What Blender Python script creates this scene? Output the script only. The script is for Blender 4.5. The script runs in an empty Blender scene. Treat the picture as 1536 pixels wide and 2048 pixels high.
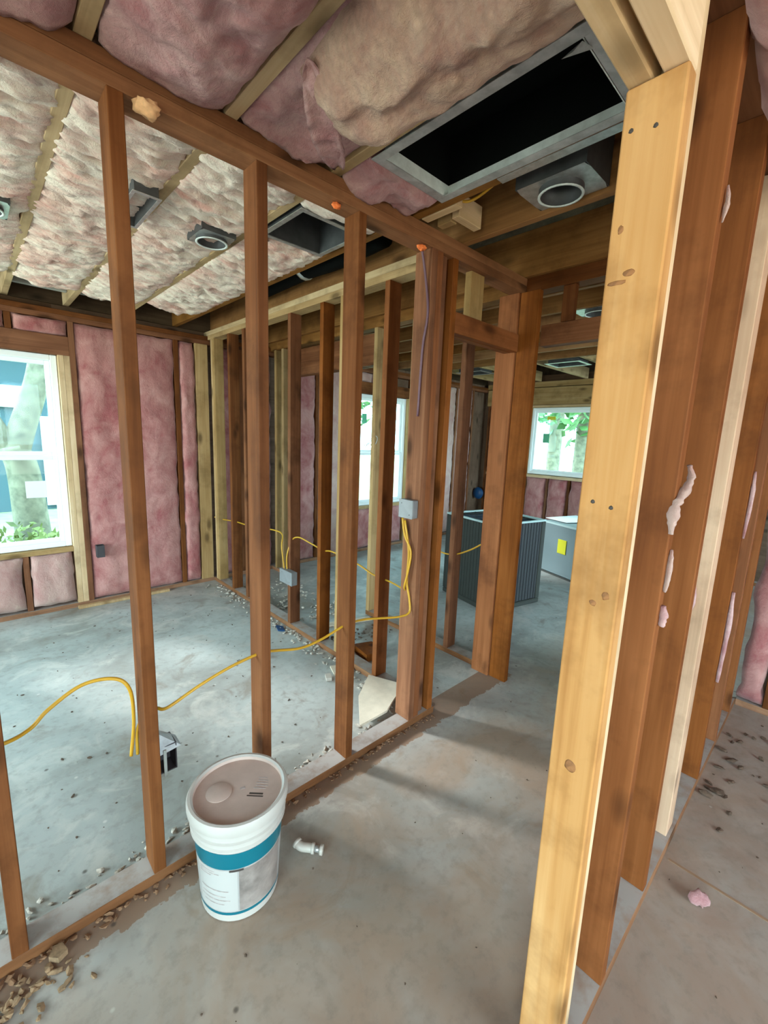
import bpy, bmesh, math, random
from mathutils import Vector, Matrix, noise
random.seed(7)
C = bpy.context.scene.collection
PI = math.pi

# ------------------------------------------------------------------ camera
cam_d = bpy.data.cameras.new('camera'); cam = bpy.data.objects.new('camera', cam_d); C.objects.link(cam)
yaw, pitch, roll = 0.80844, 0.17098, 0.03827
fw = Vector((math.cos(pitch) * math.cos(yaw), math.cos(pitch) * math.sin(yaw), -math.sin(pitch)))
rt = fw.cross(Vector((0, 0, 1))).normalized(); up = rt.cross(fw)
r2 = rt * math.cos(roll) + up * math.sin(roll); u2 = up * math.cos(roll) - rt * math.sin(roll)
cam.matrix_world = Matrix(((r2.x, u2.x, -fw.x, 0), (r2.y, u2.y, -fw.y, 0), (r2.z, u2.z, -fw.z, 1.5), (0, 0, 0, 1)))
cam_d.sensor_fit = 'HORIZONTAL'; cam_d.sensor_width = 36; cam_d.lens = 871.0 / 1536 * 36
cam_d.clip_start = 0.02; cam_d.clip_end = 200
sc = bpy.context.scene; sc.camera = cam

# ------------------------------------------------------------------ light
sc.view_settings.view_transform = 'Standard'; sc.view_settings.look = 'None'
sc.view_settings.gamma = 1; sc.view_settings.use_curve_mapping = False
sc.view_settings.exposure = 0.0
sc.cycles.use_denoising = True
sc.cycles.max_bounces = 8; sc.cycles.diffuse_bounces = 5; sc.cycles.transparent_max_bounces = 8
sc.cycles.sample_clamp_indirect = 8
w = bpy.data.worlds.new('sky'); sc.world = w; w.use_nodes = True
bg = w.node_tree.nodes['Background']; bg.inputs[0].default_value = (0.52, 0.88, 1.0, 1); bg.inputs[1].default_value = 13.5

def area(name, loc, target, sx, sy, power, col):
    l = bpy.data.lights.new(name, 'AREA'); l.shape = 'RECTANGLE'; l.size = sx; l.size_y = sy; l.energy = power; l.color = col
    o = bpy.data.objects.new(name, l); C.objects.link(o); o.location = loc
    o.rotation_euler = (Vector(target) - Vector(loc)).to_track_quat('-Z', 'Y').to_euler()
    return o
def portal(name, loc, target, sx, sy):
    o = area(name, loc, target, sx, sy, 1, (1, 1, 1)); o.data.cycles.is_portal = True
# area lamps at unseen wall openings behind the camera and beside the far rooms
area('daylight_rear_patio', (-2.7, -0.9, 1.25), (0, -0.6, 1.2), 2.3, 2.0, 57, (1.0, 0.74, 0.57))
area('daylight_side_patio', (0.6, -3.1, 1.35), (0.8, 0, 1.2), 2.3, 1.8, 74, (1.0, 0.72, 0.63))
area('fill_left_room', (-2.7, 2.9, 1.2), (0, 2.7, 1.75), 1.9, 1.5, 125, (0.90, 0.98, 0.92))  # added fill lamp, brightens the left room and its ceiling
area('fill_far_room', (4.6, -3.1, 1.5), (4.5, 1.0, 1.0), 2.4, 1.7, 130, (0.74, 0.93, 1.0))  # added fill lamp, brightens the far rooms from out of view
sl = bpy.data.lights.new('hazy_sun', 'SUN'); sl.energy = 6.5; sl.angle = math.radians(8); sl.color = (1.0, .93, .95)
so = bpy.data.objects.new('hazy_sun', sl); C.objects.link(so); so.location = (-3, 9, 5)
so.rotation_euler = Vector((.40, -.92, -.49)).to_track_quat('-Z', 'Y').to_euler()
portal('portal_window_1', (0.05, 4.40, 1.27), (0.05, 0, 1.27), 1.0, 1.5)
portal('portal_window_2', (3.95, 4.40, 1.27), (3.95, 0, 1.27), 0.9, 1.4)
portal('portal_window_3', (6.44, 2.6, 1.52), (0, 2.6, 1.52), 1.7, 1.0)

# ------------------------------------------------------------------ materials
def newmat(name):
    m = bpy.data.materials.new(name); m.use_nodes = True
    nt = m.node_tree; return m, nt, nt.nodes['Principled BSDF']
def N(nt, t, **kw):
    n = nt.nodes.new(t)
    for k, v in kw.items(): setattr(n, k, v)
    return n
def ramp(nt, src, stops):
    r = N(nt, 'ShaderNodeValToRGB'); nt.links.new(src, r.inputs[0]); e = r.color_ramp.elements
    while len(e) < len(stops): e.new(0.5)
    for q, (p, c) in zip(e, stops):
        q.position = p; q.color = (*c, 1) if len(c) == 3 else c
    return r.outputs[0]
def mixc(nt, f, a, b, mode='MIX'):
    m = N(nt, 'ShaderNodeMix', data_type='RGBA', blend_type=mode)
    for i, s in ((0, f), (6, a), (7, b)):
        if hasattr(s, 'is_output'): nt.links.new(s, m.inputs[i])
        elif i == 0: m.inputs[0].default_value = s
        else: m.inputs[i].default_value = (*s, 1)
    return m.outputs[2]
def math_(nt, op, a, b=None, c=None):
    m = N(nt, 'ShaderNodeMath', operation=op)
    for i, s in enumerate((a, b, c)):
        if s is None: continue
        if hasattr(s, 'is_output'): nt.links.new(s, m.inputs[i])
        else: m.inputs[i].default_value = s
    return m.outputs[0]
def noise_(nt, vec, scale, detail=4, rough=.5, dist=0):
    n = N(nt, 'ShaderNodeTexNoise'); n.inputs['Scale'].default_value = scale; n.inputs['Detail'].default_value = detail
    n.inputs['Roughness'].default_value = rough; n.inputs['Distortion'].default_value = dist
    if vec is not None: nt.links.new(vec, n.inputs['Vector'])
    return n.outputs['Fac']
def bump(nt, b, h, strength, dist=.01):
    n = N(nt, 'ShaderNodeBump'); n.inputs['Strength'].default_value = strength; n.inputs['Distance'].default_value = dist
    nt.links.new(h, n.inputs['Height']); nt.links.new(n.outputs[0], b.inputs['Normal'])

def wood(name, dark, mid, light, dusty=0.0, dustcol=(.36, .33, .31), rough=.62, knots=1.0, grime=.50):
    m, nt, b = newmat(name)
    tc = N(nt, 'ShaderNodeTexCoord'); oi = N(nt, 'ShaderNodeObjectInfo')
    off = N(nt, 'ShaderNodeVectorMath', operation='SCALE'); off.inputs[0].default_value = (7, 13, 29)
    nt.links.new(oi.outputs['Random'], off.inputs['Scale'])
    add = N(nt, 'ShaderNodeVectorMath', operation='ADD'); nt.links.new(tc.outputs['Object'], add.inputs[0]); nt.links.new(off.outputs[0], add.inputs[1])
    mp = N(nt, 'ShaderNodeMapping'); mp.inputs['Scale'].default_value = (55, 55, 1.6); nt.links.new(add.outputs[0], mp.inputs[0])
    g = noise_(nt, mp.outputs[0], 1.0, 4, .55, .6)
    mp2 = N(nt, 'ShaderNodeMapping'); mp2.inputs['Scale'].default_value = (9, 9, 1.7); nt.links.new(add.outputs[0], mp2.inputs[0])
    big = noise_(nt, mp2.outputs[0], 1.0, 3, .5, .3)
    s = math_(nt, 'ADD', math_(nt, 'MULTIPLY', g, .42), math_(nt, 'MULTIPLY', big, .62))
    col = ramp(nt, s, [(.30, dark), (.50, mid), (.72, light)])
    # knots
    mp3 = N(nt, 'ShaderNodeMapping'); mp3.inputs['Scale'].default_value = (7.5, 7.5, 3.1); nt.links.new(add.outputs[0], mp3.inputs[0])
    v = N(nt, 'ShaderNodeTexVoronoi'); v.inputs['Scale'].default_value = 1; nt.links.new(mp3.outputs[0], v.inputs['Vector'])
    k = ramp(nt, v.outputs['Distance'], [(.08, (1, 1, 1)), (.15, (.5, .5, .5)), (.23, (0, 0, 0))])
    kf = math_(nt, 'MULTIPLY', k, .75 * knots)
    col = mixc(nt, kf, col, tuple(x * .30 for x in dark))
    # blotches of grime
    gr = noise_(nt, add.outputs[0], 4.5, 5, .62)
    grf = ramp(nt, gr, [(grime, (0, 0, 0)), (grime + .2, (.55, .55, .55))])
    col = mixc(nt, grf, col, tuple(x * .62 for x in dark))
    hv = N(nt, 'ShaderNodeHueSaturation'); nt.links.new(col, hv.inputs['Color'])
    nt.links.new(math_(nt, 'MULTIPLY_ADD', oi.outputs['Random'], .34, .84), hv.inputs['Value'])
    nt.links.new(math_(nt, 'MULTIPLY_ADD', oi.outputs['Random'], -.16, 1.06), hv.inputs['Saturation'])
    col = hv.outputs[0]
    if dusty:
        ge = N(nt, 'ShaderNodeNewGeometry'); sx = N(nt, 'ShaderNodeSeparateXYZ'); nt.links.new(ge.outputs['Normal'], sx.inputs[0])
        f = math_(nt, 'GREATER_THAN', sx.outputs[2], .8)
        dn = ramp(nt, noise_(nt, tc.outputs['Object'], 14, 4, .6), [(.3, (.45, .45, .45)), (.55, (1, 1, 1))])
        f = math_(nt, 'MULTIPLY', math_(nt, 'MULTIPLY', f, dn), dusty)
        col = mixc(nt, f, col, dustcol)
    nt.links.new(col, b.inputs['Base Color']); b.inputs['Roughness'].default_value = rough
    b.inputs['Specular IOR Level'].default_value = .10
    bump(nt, b, g, .25, .002)
    return m

M = {}
M['stud'] = wood('stud_wood', (.085, .029, .011), (.155, .055, .020), (.24, .095, .038))
M['plate'] = wood('plate_wood', (.11, .040, .013), (.19, .072, .024), (.28, .12, .045))
M['sole'] = wood('sole_plate_wood', (.13, .055, .026), (.23, .105, .050), (.33, .170, .090), dusty=.95)
M['fresh'] = wood('fresh_wood', (.36, .155, .050), (.55, .28, .105), (.66, .38, .17), knots=1.0, grime=.47)
M['pale'] = wood('pale_wood', (.46, .31, .16), (.60, .42, .24), (.72, .55, .36), knots=.7)
M['rosy'] = wood('rosy_wood', (.34, .20, .115), (.46, .28, .17), (.56, .37, .24), knots=.8)
M['tan'] = wood('tan_wood', (.26, .155, .062), (.38, .24, .105), (.50, .34, .17))
M['rust'] = wood('reddish_wood', (.115, .033, .008), (.195, .060, .014), (.27, .092, .026))
M['joist'] = wood('joist_wood', (.28, .185, .085), (.42, .29, .15), (.54, .40, .23))
M['joist_shaded'] = wood('shaded_joist_wood', (.14, .060, .018), (.24, .110, .035), (.34, .17, .06))  # darker joist wood, shade between the far joists put into its colour
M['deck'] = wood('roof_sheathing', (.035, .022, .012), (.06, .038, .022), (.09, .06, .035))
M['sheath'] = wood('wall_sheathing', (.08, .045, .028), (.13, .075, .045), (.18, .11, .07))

def fibre(name, pink, cream, lo, hi, patch=2.2, streak=(6, 30, 6), strength=.9, deep=None):
    m, nt, b = newmat(name)
    tc = N(nt, 'ShaderNodeTexCoord'); co = tc.outputs['Object']
    n1 = noise_(nt, co, patch, 5, .62, .8)
    mp = N(nt, 'ShaderNodeMapping'); mp.inputs['Scale'].default_value = streak; nt.links.new(co, mp.inputs[0])
    n2 = noise_(nt, mp.outputs[0], 1.0, 6, .7, 1.2)
    s = math_(nt, 'ADD', math_(nt, 'MULTIPLY', n1, .6), math_(nt, 'MULTIPLY', n2, .4))
    col = ramp(nt, s, [(lo, pink), (hi, cream)])
    if deep:
        d = ramp(nt, noise_(nt, co, 9, 6, .7, .5), [(.28, (.8, .8, .8)), (.44, (0, 0, 0))])
        col = mixc(nt, d, col, deep)
    nt.links.new(col, b.inputs['Base Color']); b.inputs['Roughness'].default_value = 1
    b.inputs['Specular IOR Level'].default_value = .05
    b.inputs['Sheen Weight'].default_value = .25
    h = math_(nt, 'ADD', math_(nt, 'MULTIPLY', noise_(nt, co, 55, 6, .75, .6), .6), math_(nt, 'MULTIPLY', n2, .6))
    bump(nt, b, h, strength, .012)
    return m
M['ins_wall'] = fibre('pink_fibreglass', (.33, .105, .105), (.52, .27, .245), .40, .60, 3.4, (7, 7, 4), .8)
M['ins_right'] = fibre('bright_pink_fibreglass', (.52, .20, .20), (.66, .38, .35), .38, .62, 3.0, (8, 4, 8), .8)
M['ins_pale'] = fibre('faded_fibreglass', (.38, .19, .18), (.54, .38, .33), .34, .60, 3.0, (8, 8, 4), .8)
M['ins_ceil'] = fibre('torn_cream_fibreglass', (.72, .40, .33), (.93, .82, .70), .38, .56, 3.2, (7, 34, 12), 1.0, (.42, .24, .20))
M['ins_hall'] = fibre('mauve_fibreglass', (.36, .145, .16), (.66, .44, .43), .40, .66, 5.0, (9, 5, 9), .9)
M['ins_beige'] = fibre('beige_fibreglass', (.36, .185, .15), (.56, .385, .29), .36, .60, 6.0, (16, 7, 10), 1.0)

def plain(name, col, rough=.5, metal=0, nscale=0, var=.2, spec=.4):
    m, nt, b = newmat(name)
    b.inputs['Roughness'].default_value = rough; b.inputs['Metallic'].default_value = metal; b.inputs['Specular IOR Level'].default_value = spec
    if nscale:
        tc = N(nt, 'ShaderNodeTexCoord'); n = noise_(nt, tc.outputs['Object'], nscale, 4, .6)
        c = ramp(nt, n, [(.3, tuple(x * (1 - var) for x in col)), (.7, tuple(min(1, x * (1 + var)) for x in col))])
        nt.links.new(c, b.inputs['Base Color'])
    else: b.inputs['Base Color'].default_value = (*col, 1)
    return m
M['galv'] = plain('galvanised_steel', (.50, .53, .53), .38, .75, 30, .25)
M['galvl'] = plain('lit_duct_steel', (.72, .80, .80), .5, .2, 20, .15)  # paler steel, reflected light on the duct metal put into its colour
M['galvd'] = plain('dull_duct_steel', (.42, .44, .45), .5, .3, 14, .35)
M['black'] = plain('duct_shade_black', (.004, .005, .005), .9, spec=.05)  # shade inside the ducts put into a near-black colour; also the black hose
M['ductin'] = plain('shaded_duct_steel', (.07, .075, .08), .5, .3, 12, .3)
M['vinyl'] = plain('white_vinyl', (.80, .84, .84), .4)
M['cable'] = plain('yellow_cable_jacket', (.50, .27, .018), .45)
M['cableb'] = plain('purple_cable_jacket', (.12, .06, .08), .5)
M['box'] = plain('grey_steel_box', (.24, .25, .26), .45, .3, 20, .1)
M['boxd'] = plain('dark_box_inside', (.05, .045, .05), .6)
M['pail'] = plain('white_pail_plastic', (.50, .475, .44), .35, 0, 6, .05)
M['lid'] = plain('dusty_pail_lid', (.50, .38, .33), .5, 0, 9, .13)
M['teal'] = plain('teal_print', (.0, .13, .18), .3)
M['label'] = plain('grey_label_print', (.40, .39, .38), .45, 0, 25, .12)
M['labelw'] = plain('white_label_print', (.47, .46, .44), .45)
M['labelb'] = plain('brown_label_photo', (.27, .23, .21), .45, 0, 14, .4)
M['ink'] = plain('faded_black_ink', (.055, .045, .04), .6)
M['inkg'] = plain('faded_grey_ink', (.42, .35, .33), .6, 0, 60, .3)
M['pvc'] = plain('white_pvc', (.48, .45, .40), .3)
M['drywall'] = plain('drywall_scrap', (.62, .56, .45), .85, 0, 12, .12)
M['rubble'] = plain('plaster_rubble', (.42, .38, .33), .9, 0, 60, .4)
M['tanr'] = plain('tan_rubble', (.25, .16, .09), .9, 0, 50, .4)
M['rubbled'] = plain('dark_wood_chips', (.10, .065, .045), .9, 0, 60, .4)
M['foam'] = plain('orange_fire_foam', (.85, .20, .05), .8, 0, 60, .25)
M['foamt'] = plain('tan_foam', (.80, .48, .25), .8, 0, 60, .2)
M['acs'] = plain('dark_green_grey_enamel', (.032, .036, .031), .55)
M['acs2'] = plain('louvre_dark_grey', (.032, .034, .038), .6)
M['acrim'] = plain('pale_blue_rim', (.45, .60, .60), .4)
M['acl'] = plain('light_grey_blue_enamel', (.17, .23, .245), .45)
M['knot'] = plain('dark_wood_knot', (.27, .115, .04), .7, 0, 60, .4)
M['yellow'] = plain('yellow_sticker', (.62, .60, .02), .5)
M['blue'] = plain('blue_plastic', (.004, .045, .13), .4)
M['green'] = plain('green_sticker', (.10, .45, .25), .5)
M['sticker'] = plain('white_paper_sticker', (.75, .80, .80), .7)
M['conduit'] = plain('grey_conduit', (.35, .36, .33), .5)
M['bark'] = plain('pale_bark', (.20, .17, .12), .9, 0, 9, .4)
M['leaf'] = plain('leaf_green', (.09, .19, .05), .6, 0, 3, .6)
M['leafy'] = plain('yellow_green_leaves', (.17, .19, .05), .6, 0, 3, .5)
M['leafd'] = plain('leaf_dark_green', (.07, .20, .06), .6, 0, 3, .5)
M['grass'] = plain('dry_lawn', (.26, .27, .16), .95, 0, 2, .3)
M['siding'] = plain('blue_grey_siding', (.06, .10, .12), .7)
M['trimw'] = plain('white_trim_paint', (.75, .78, .78), .6)
M['shingle'] = plain('grey_shingle', (.12, .17, .2), .9, 0, 8, .3)

def glass_mat():
    m, nt, b = newmat('window_glass'); nt.nodes.remove(b)
    t = N(nt, 'ShaderNodeBsdfTransparent'); t.inputs[0].default_value = (.92, .98, .97, 1)
    g = N(nt, 'ShaderNodeBsdfGlossy'); g.inputs['Roughness'].default_value = .03
    mx = N(nt, 'ShaderNodeMixShader'); mx.inputs[0].default_value = .008
    nt.links.new(t.outputs[0], mx.inputs[1]); nt.links.new(g.outputs[0], mx.inputs[2])
    nt.links.new(mx.outputs[0], nt.nodes['Material Output'].inputs[0]); return m
M['glass'] = glass_mat()

def floor_mat():
    m, nt, b = newmat('stained_concrete')
    ge = N(nt, 'ShaderNodeNewGeometry'); P = ge.outputs['Position']
    sep = N(nt, 'ShaderNodeSeparateXYZ'); nt.links.new(P, sep.inputs[0]); X, Y = sep.outputs[0], sep.outputs[1]
    n1 = noise_(nt, P, 1.1, 5, .6, .6); n2 = noise_(nt, P, 3.6, 6, .62, 1.0); n3 = noise_(nt, P, 22, 5, .65)
    base = ramp(nt, n1, [(.34, (.235, .235, .215)), (.50, (.345, .36, .345)), (.66, (.44, .465, .45))])
    base = mixc(nt, ramp(nt, n2, [(.52, (0, 0, 0)), (.64, (.75, .75, .75))]), base, (.47, .455, .42))
    base = mixc(nt, ramp(nt, n2, [(.30, (.6, .6, .6)), (.42, (0, 0, 0))]), base, (.20, .155, .115))
    # brown sawdust settled against the sole plates
    ed = math_(nt, 'ADD', Y, math_(nt, 'MULTIPLY', math_(nt, 'SUBTRACT', n3, .5), .10))
    a = math_(nt, 'MULTIPLY', math_(nt, 'GREATER_THAN', ed, 1.295), math_(nt, 'LESS_THAN', Y, 1.46))
    a = math_(nt, 'MULTIPLY', a, math_(nt, 'LESS_THAN', X, 2.45))
    base = mixc(nt, math_(nt, 'MULTIPLY', a, .8), base, (.20, .105, .055))
    hl = N(nt, 'ShaderNodeMapRange'); hl.inputs['From Min'].default_value = 1.5; hl.inputs['From Max'].default_value = 1.1  # hall floor tinted browner, its warmer light put into the colour
    nt.links.new(Y, hl.inputs['Value'])
    dn = ramp(nt, noise_(nt, P, 1.7, 5, .6, .8), [(.38, (1, 1, 1)), (.60, (.30, .30, .30))])
    base = mixc(nt, math_(nt, 'MULTIPLY', math_(nt, 'MULTIPLY', hl.outputs[0], dn), .8), base, (.33, .225, .155))
    # warm light of the right-hand room, painted in as a browner tint
    rr = N(nt, 'ShaderNodeMapRange'); rr.inputs['From Min'].default_value = .9; rr.inputs['From Max'].default_value = .1
    nt.links.new(Y, rr.inputs['Value'])
    rn = ramp(nt, noise_(nt, P, 2.4, 5, .6, 1.2), [(.38, (1, 1, 1)), (.62, (.4, .4, .4))])
    base = mixc(nt, math_(nt, 'MULTIPLY', math_(nt, 'MULTIPLY', rr.outputs[0], rn), .85), base, (.29, .20, .155))
    # dark specks and white plaster dots
    v = N(nt, 'ShaderNodeTexVoronoi'); v.inputs['Scale'].default_value = 7; nt.links.new(P, v.inputs['Vector'])
    base = mixc(nt, ramp(nt, v.outputs['Distance'], [(.03, (.8, .8, .8)), (.07, (0, 0, 0))]), base, (.07, .055, .045))
    v2 = N(nt, 'ShaderNodeTexVoronoi'); v2.inputs['Scale'].default_value = 5.3; nt.links.new(P, v2.inputs['Vector'])
    base = mixc(nt, ramp(nt, v2.outputs['Distance'], [(.02, (.7, .7, .7)), (.05, (0, 0, 0))]), base, (.60, .58, .54))
    base = mixc(nt, ramp(nt, n3, [(.30, (.35, .35, .35)), (.5, (0, 0, 0))]), base, (.16, .14, .12))
    nt.links.new(base, b.inputs['Base Color'])
    nt.links.new(ramp(nt, n2, [(.3, (.62, .62, .62)), (.7, (.42, .42, .42))]), b.inputs['Roughness'])
    b.inputs['Specular IOR Level'].default_value = .35
    bump(nt, b, n3, .12, .004)
    return m
M['floor'] = floor_mat()

# ------------------------------------------------------------------ helpers
def tag(o, label=None, cat=None, group=None, kind=None):
    if label: o['label'] = label
    if cat: o['category'] = cat
    if group: o['group'] = group
    if kind: o['kind'] = kind
    return o
def empty(name, loc=(0, 0, 0), rz=0.0, **kw):
    o = bpy.data.objects.new(name, None); C.objects.link(o); o.location = loc; o.rotation_euler = (0, 0, rz)
    o.empty_display_size = .05
    return tag(o, **kw)
def wloc(o):
    p = Vector((0, 0, 0))
    while o is not None: p += o.location; o = o.parent
    return p
def link(name, me, m, parent=None):
    o = bpy.data.objects.new(name, me); C.objects.link(o)
    if m is not None and not me.materials: me.materials.append(m)
    if parent is not None: o.parent = parent
    return o
_cache = {}
def box_mesh(a, b, L, bev, m):
    key = (round(a, 4), round(b, 4), round(L, 4), bev, m.name)
    if key in _cache: return _cache[key]
    bm = bmesh.new(); bmesh.ops.create_cube(bm, size=1)
    bmesh.ops.scale(bm, vec=(a, b, L), verts=bm.verts)
    if bev: bmesh.ops.bevel(bm, geom=bm.edges[:], offset=min(bev, a * .3, b * .3, L * .3), segments=1, affect='EDGES')
    me = bpy.data.meshes.new('board'); bm.to_mesh(me); bm.free(); me.materials.append(m); _cache[key] = me; return me
def board(name, parent, x0, x1, y0, y1, z0, z1, m, bev=.002, tilt=None):
    """one stick of lumber filling the given world box, its grain along its longest side"""
    d = (x1 - x0, y1 - y0, z1 - z0); ax = max(range(3), key=lambda i: d[i])
    if ax == 2: me, r = box_mesh(d[0], d[1], d[2], bev, m), (0, 0, 0)
    elif ax == 0: me, r = box_mesh(d[2], d[1], d[0], bev, m), (0, PI / 2, 0)
    else: me, r = box_mesh(d[0], d[2], d[1], bev, m), (-PI / 2, 0, 0)
    o = link(name, me, m, parent); c = Vector(((x0 + x1) / 2, (y0 + y1) / 2, (z0 + z1) / 2))
    o.location = c - (wloc(parent) if parent else Vector()); o.rotation_euler = r
    if tilt: o.rotation_euler = (r[0] + tilt[0], r[1] + tilt[1], r[2] + tilt[2])
    return o
def mesh_obj(name, verts, faces, m, parent=None, smooth=False, loc=None):
    me = bpy.data.meshes.new(name); base = wloc(parent) if parent else Vector()
    if loc is not None: base = Vector(loc)
    me.from_pydata([tuple(Vector(v) - base) for v in verts], [], faces); me.update()
    if smooth: me.shade_smooth()
    o = link(name, me, m, parent)
    if loc is not None: o.location = loc
    return o
def bm_obj(name, bm, m, parent=None, smooth=False):
    me = bpy.data.meshes.new(name); bm.normal_update(); bm.to_mesh(me); bm.free()
    if smooth: me.shade_smooth()
    return link(name, me, m, parent)
def catmull(pts, n=8):
    P = [Vector(p) for p in pts]; P = [2 * P[0] - P[1]] + P + [2 * P[-1] - P[-2]]; out = []
    for i in range(1, len(P) - 2):
        for k in range(n):
            t = k / n; a, b, c, d = P[i - 1:i + 3]
            out.append(.5 * ((2 * b) + (c - a) * t + (2 * a - 5 * b + 4 * c - d) * t * t + (3 * b - a - 3 * c + d) * t ** 3))
    out.append(P[-2]); return out
def tube(name, pts, r, m, parent=None, sides=8, smooth_path=True, flat=1.0, loc=None):
    pts = catmull(pts) if smooth_path else [Vector(p) for p in pts]
    V, F = [], []; up = Vector((0, 0, 1)); prev = None
    for i, p in enumerate(pts):
        t = (pts[min(i + 1, len(pts) - 1)] - pts[max(i - 1, 0)]).normalized()
        if prev is None: prev = t.orthogonal().normalized()
        n = (prev - t * prev.dot(t)).normalized(); prev = n; b = t.cross(n)
        rr = r[i] if isinstance(r, list) else r
        for k in range(sides):
            a = 2 * PI * k / sides; V.append(p + n * (rr * math.cos(a)) + b * (rr * flat * math.sin(a)))
    L = len(pts)
    for i in range(L - 1):
        for k in range(sides):
            F.append((i * sides + k, i * sides + (k + 1) % sides, (i + 1) * sides + (k + 1) % sides, (i + 1) * sides + k))
    F.append(tuple(range(sides))[::-1]); F.append(tuple((L - 1) * sides + k for k in range(sides)))
    return mesh_obj(name, V, F, m, parent, True, loc)
def fbm(p, sc, oct=4):
    return noise.fractal(Vector(p) * sc, 1.0, 2.0, oct)
def sheet(name, parent, m, nu, nv, fn, thick, tvec):
    """padded sheet: fn(s,t) gives the front surface; the rim folds back by thick along tvec"""
    V, F = [], []
    for j in range(nv + 1):
        for i in range(nu + 1): V.append(Vector(fn(i / nu, j / nv)))
    W = nu + 1
    for j in range(nv):
        for i in range(nu): F.append((j * W + i, j * W + i + 1, (j + 1) * W + i + 1, (j + 1) * W + i))
    rim = [i for i in range(W)] + [j * W + nu for j in range(1, nv + 1)] + [nv * W + i for i in range(nu - 1, -1, -1)] + [j * W for j in range(nv - 1, 0, -1)]
    b0 = len(V); T = Vector(tvec) * thick
    for r in rim: V.append(V[r] + T)
    n = len(rim)
    for k in range(n): F.append((rim[k], b0 + k, b0 + (k + 1) % n, rim[(k + 1) % n]))
    F.append(tuple(b0 + k for k in range(n)))
    return mesh_obj(name, V, F, m, parent, True)

Hb, Ht = 2.32, 2.396     # underside and top of the double top plate
def wall_batt(parent, axis, plane, out, u0, u1, z0, z1, m, seed=0, bul=.030, ragged=.022):
    """insulation batt between studs. axis 'x': wall along x at y=plane, bulging towards out (+1/-1)"""
    L = u1 - u0; H = z1 - z0; nu = max(8, int(L / .022)); nv = max(8, int(H / .03))
    def fn(s, t):
        e = (1 - abs(2 * s - 1) ** 5) * (1 - abs(2 * t - 1) ** 14)
        q = (u0 + L * s, seed * 3.7, z0 + H * t)
        d = bul * e + .011 * fbm(q, 7) * e + .006 * fbm(q, 22, 3)
        us = u0 + L * s + (2 * s - 1) * ragged * (fbm((seed, 0, z0 + H * t), 5) - .2)
        zz = z0 + H * t + (.01 * fbm((us, seed, 1), 9) if t in (0, 1) else 0)
        return (us, plane + out * d, zz) if axis == 'x' else (plane + out * d, us, zz)
    tv = (0, -out, 0) if axis == 'x' else (-out, 0, 0)
    return sheet('insulation_batt', parent, m, nu, nv, fn, .07, tv)
def stuff(*a): pass

# ------------------------------------------------------------------ floor and ground
fl = board('floor', None, -2.8, 6.5, -3.2, 4.45, -.12, 0, M['floor'], 0); fl.rotation_euler = (0, 0, 0)
fl.data = box_mesh(9.3, 7.65, .12, 0, M['floor'])
tag(fl, 'stained grey concrete slab dusted with sawdust', 'floor', kind='structure')
g = mesh_obj('ground', [(-40, -40, -.3), (50, -40, -.3), (50, 50, -.3), (-40, 50, -.3)], [(0, 1, 2, 3)], M['grass'])
tag(g, 'sunlit lawn outside the windows', 'ground', kind='structure')

# ------------------------------------------------------------------ wall A: hall partition in front, along x
wa = tag(empty('wall_left', (.85, 1.42, 0)), 'open stud partition running from the white pail to the hall doorway', 'stud wall', kind='structure')
yA0, yA1 = 1.374, 1.463
for x, m in ((-.448, 'stud'), (-.040, 'stud'), (.322, 'stud'), (.717, 'stud'), (1.128, 'stud')):
    board('stud', wa, x, x + .038, yA0, yA1, .038, Hb, M[m])
board('stud', wa, 1.545, 1.583, yA0, yA1 + .01, .038, Hb, M['stud'])
board('stud', wa, 1.5845, 1.6225, yA0 + .002, yA1, .038, Hb, M['rust'])
board('stud', wa, 1.636, 1.674, yA0 + .022, yA1, .038, Hb, M['stud'])
board('jack_stud', wa, 1.694, 1.732, yA0, yA1, .038, Hb, M['rust'])
board('sole_plate', wa, -2.7, 1.75, yA0, yA1, 0, .0375, M['sole'])
board('top_plate', wa, -2.7, 2.42, yA0, yA1, Hb, Hb + .038, M['plate'])
board('top_plate', wa, -2.7, 2.42, yA0, yA1, Hb + .0385, Ht, M['plate'])
for x in (-.86, -1.27, -1.68, -2.09, -2.5): board('stud', wa, x, x + .038, yA0, yA1, .038, Hb, M['stud'])
board('header', wa, 1.733, 2.309, yA0, yA0 + .04, 2.0, 2.095, M['rust'])
board('header', wa, 1.733, 2.309, yA0 + .045, yA1, 2.0, 2.08, M['stud'])
board('cripple_stud', wa, 1.875, 1.985, yA0 + .03, yA0 + .068, 2.096, Hb, M['tan'])
board('king_stud', wa, 2.31, 2.348, 1.395, 1.52, 0.0, Hb, M['rust'])
board('king_stud', wa, 2.325, 2.363, 1.278, 1.392, 0.0, Hb, M['rust'])

# ------------------------------------------------------------------ wall B: partition along y to the back wall
wb = tag(empty('wall_middle', (1.745, 2.85, 0)), 'open stud partition receding to the back wall beside the closet', 'stud wall', kind='structure')
for y, m in ((4.10, 'tan'), (3.78, 'stud'), (3.50, 'stud'), (2.79, 'stud'), (2.40, 'rust'), (2.19, 'tan'), (1.80, 'rust')):
    d = .089
    board('stud', wb, 1.70, 1.70 + d, y, y + .038, .038, Hb, M[m])
board('stud', wb, 1.70, 1.789, 4.138, 4.176, .038, Hb, M['tan'])
board('sole_plate', wb, 1.70, 1.789, yA1 + .012, 4.228, 0, .037, M['sole'])
board('top_plate', wb, 1.70, 1.789, yA1 + .001, 4.319, Hb, Hb + .038, M['tan'])
board('top_plate', wb, 1.70, 1.789, yA1 + .001, 4.319, Hb + .0385, Ht, M['joist'])

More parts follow.
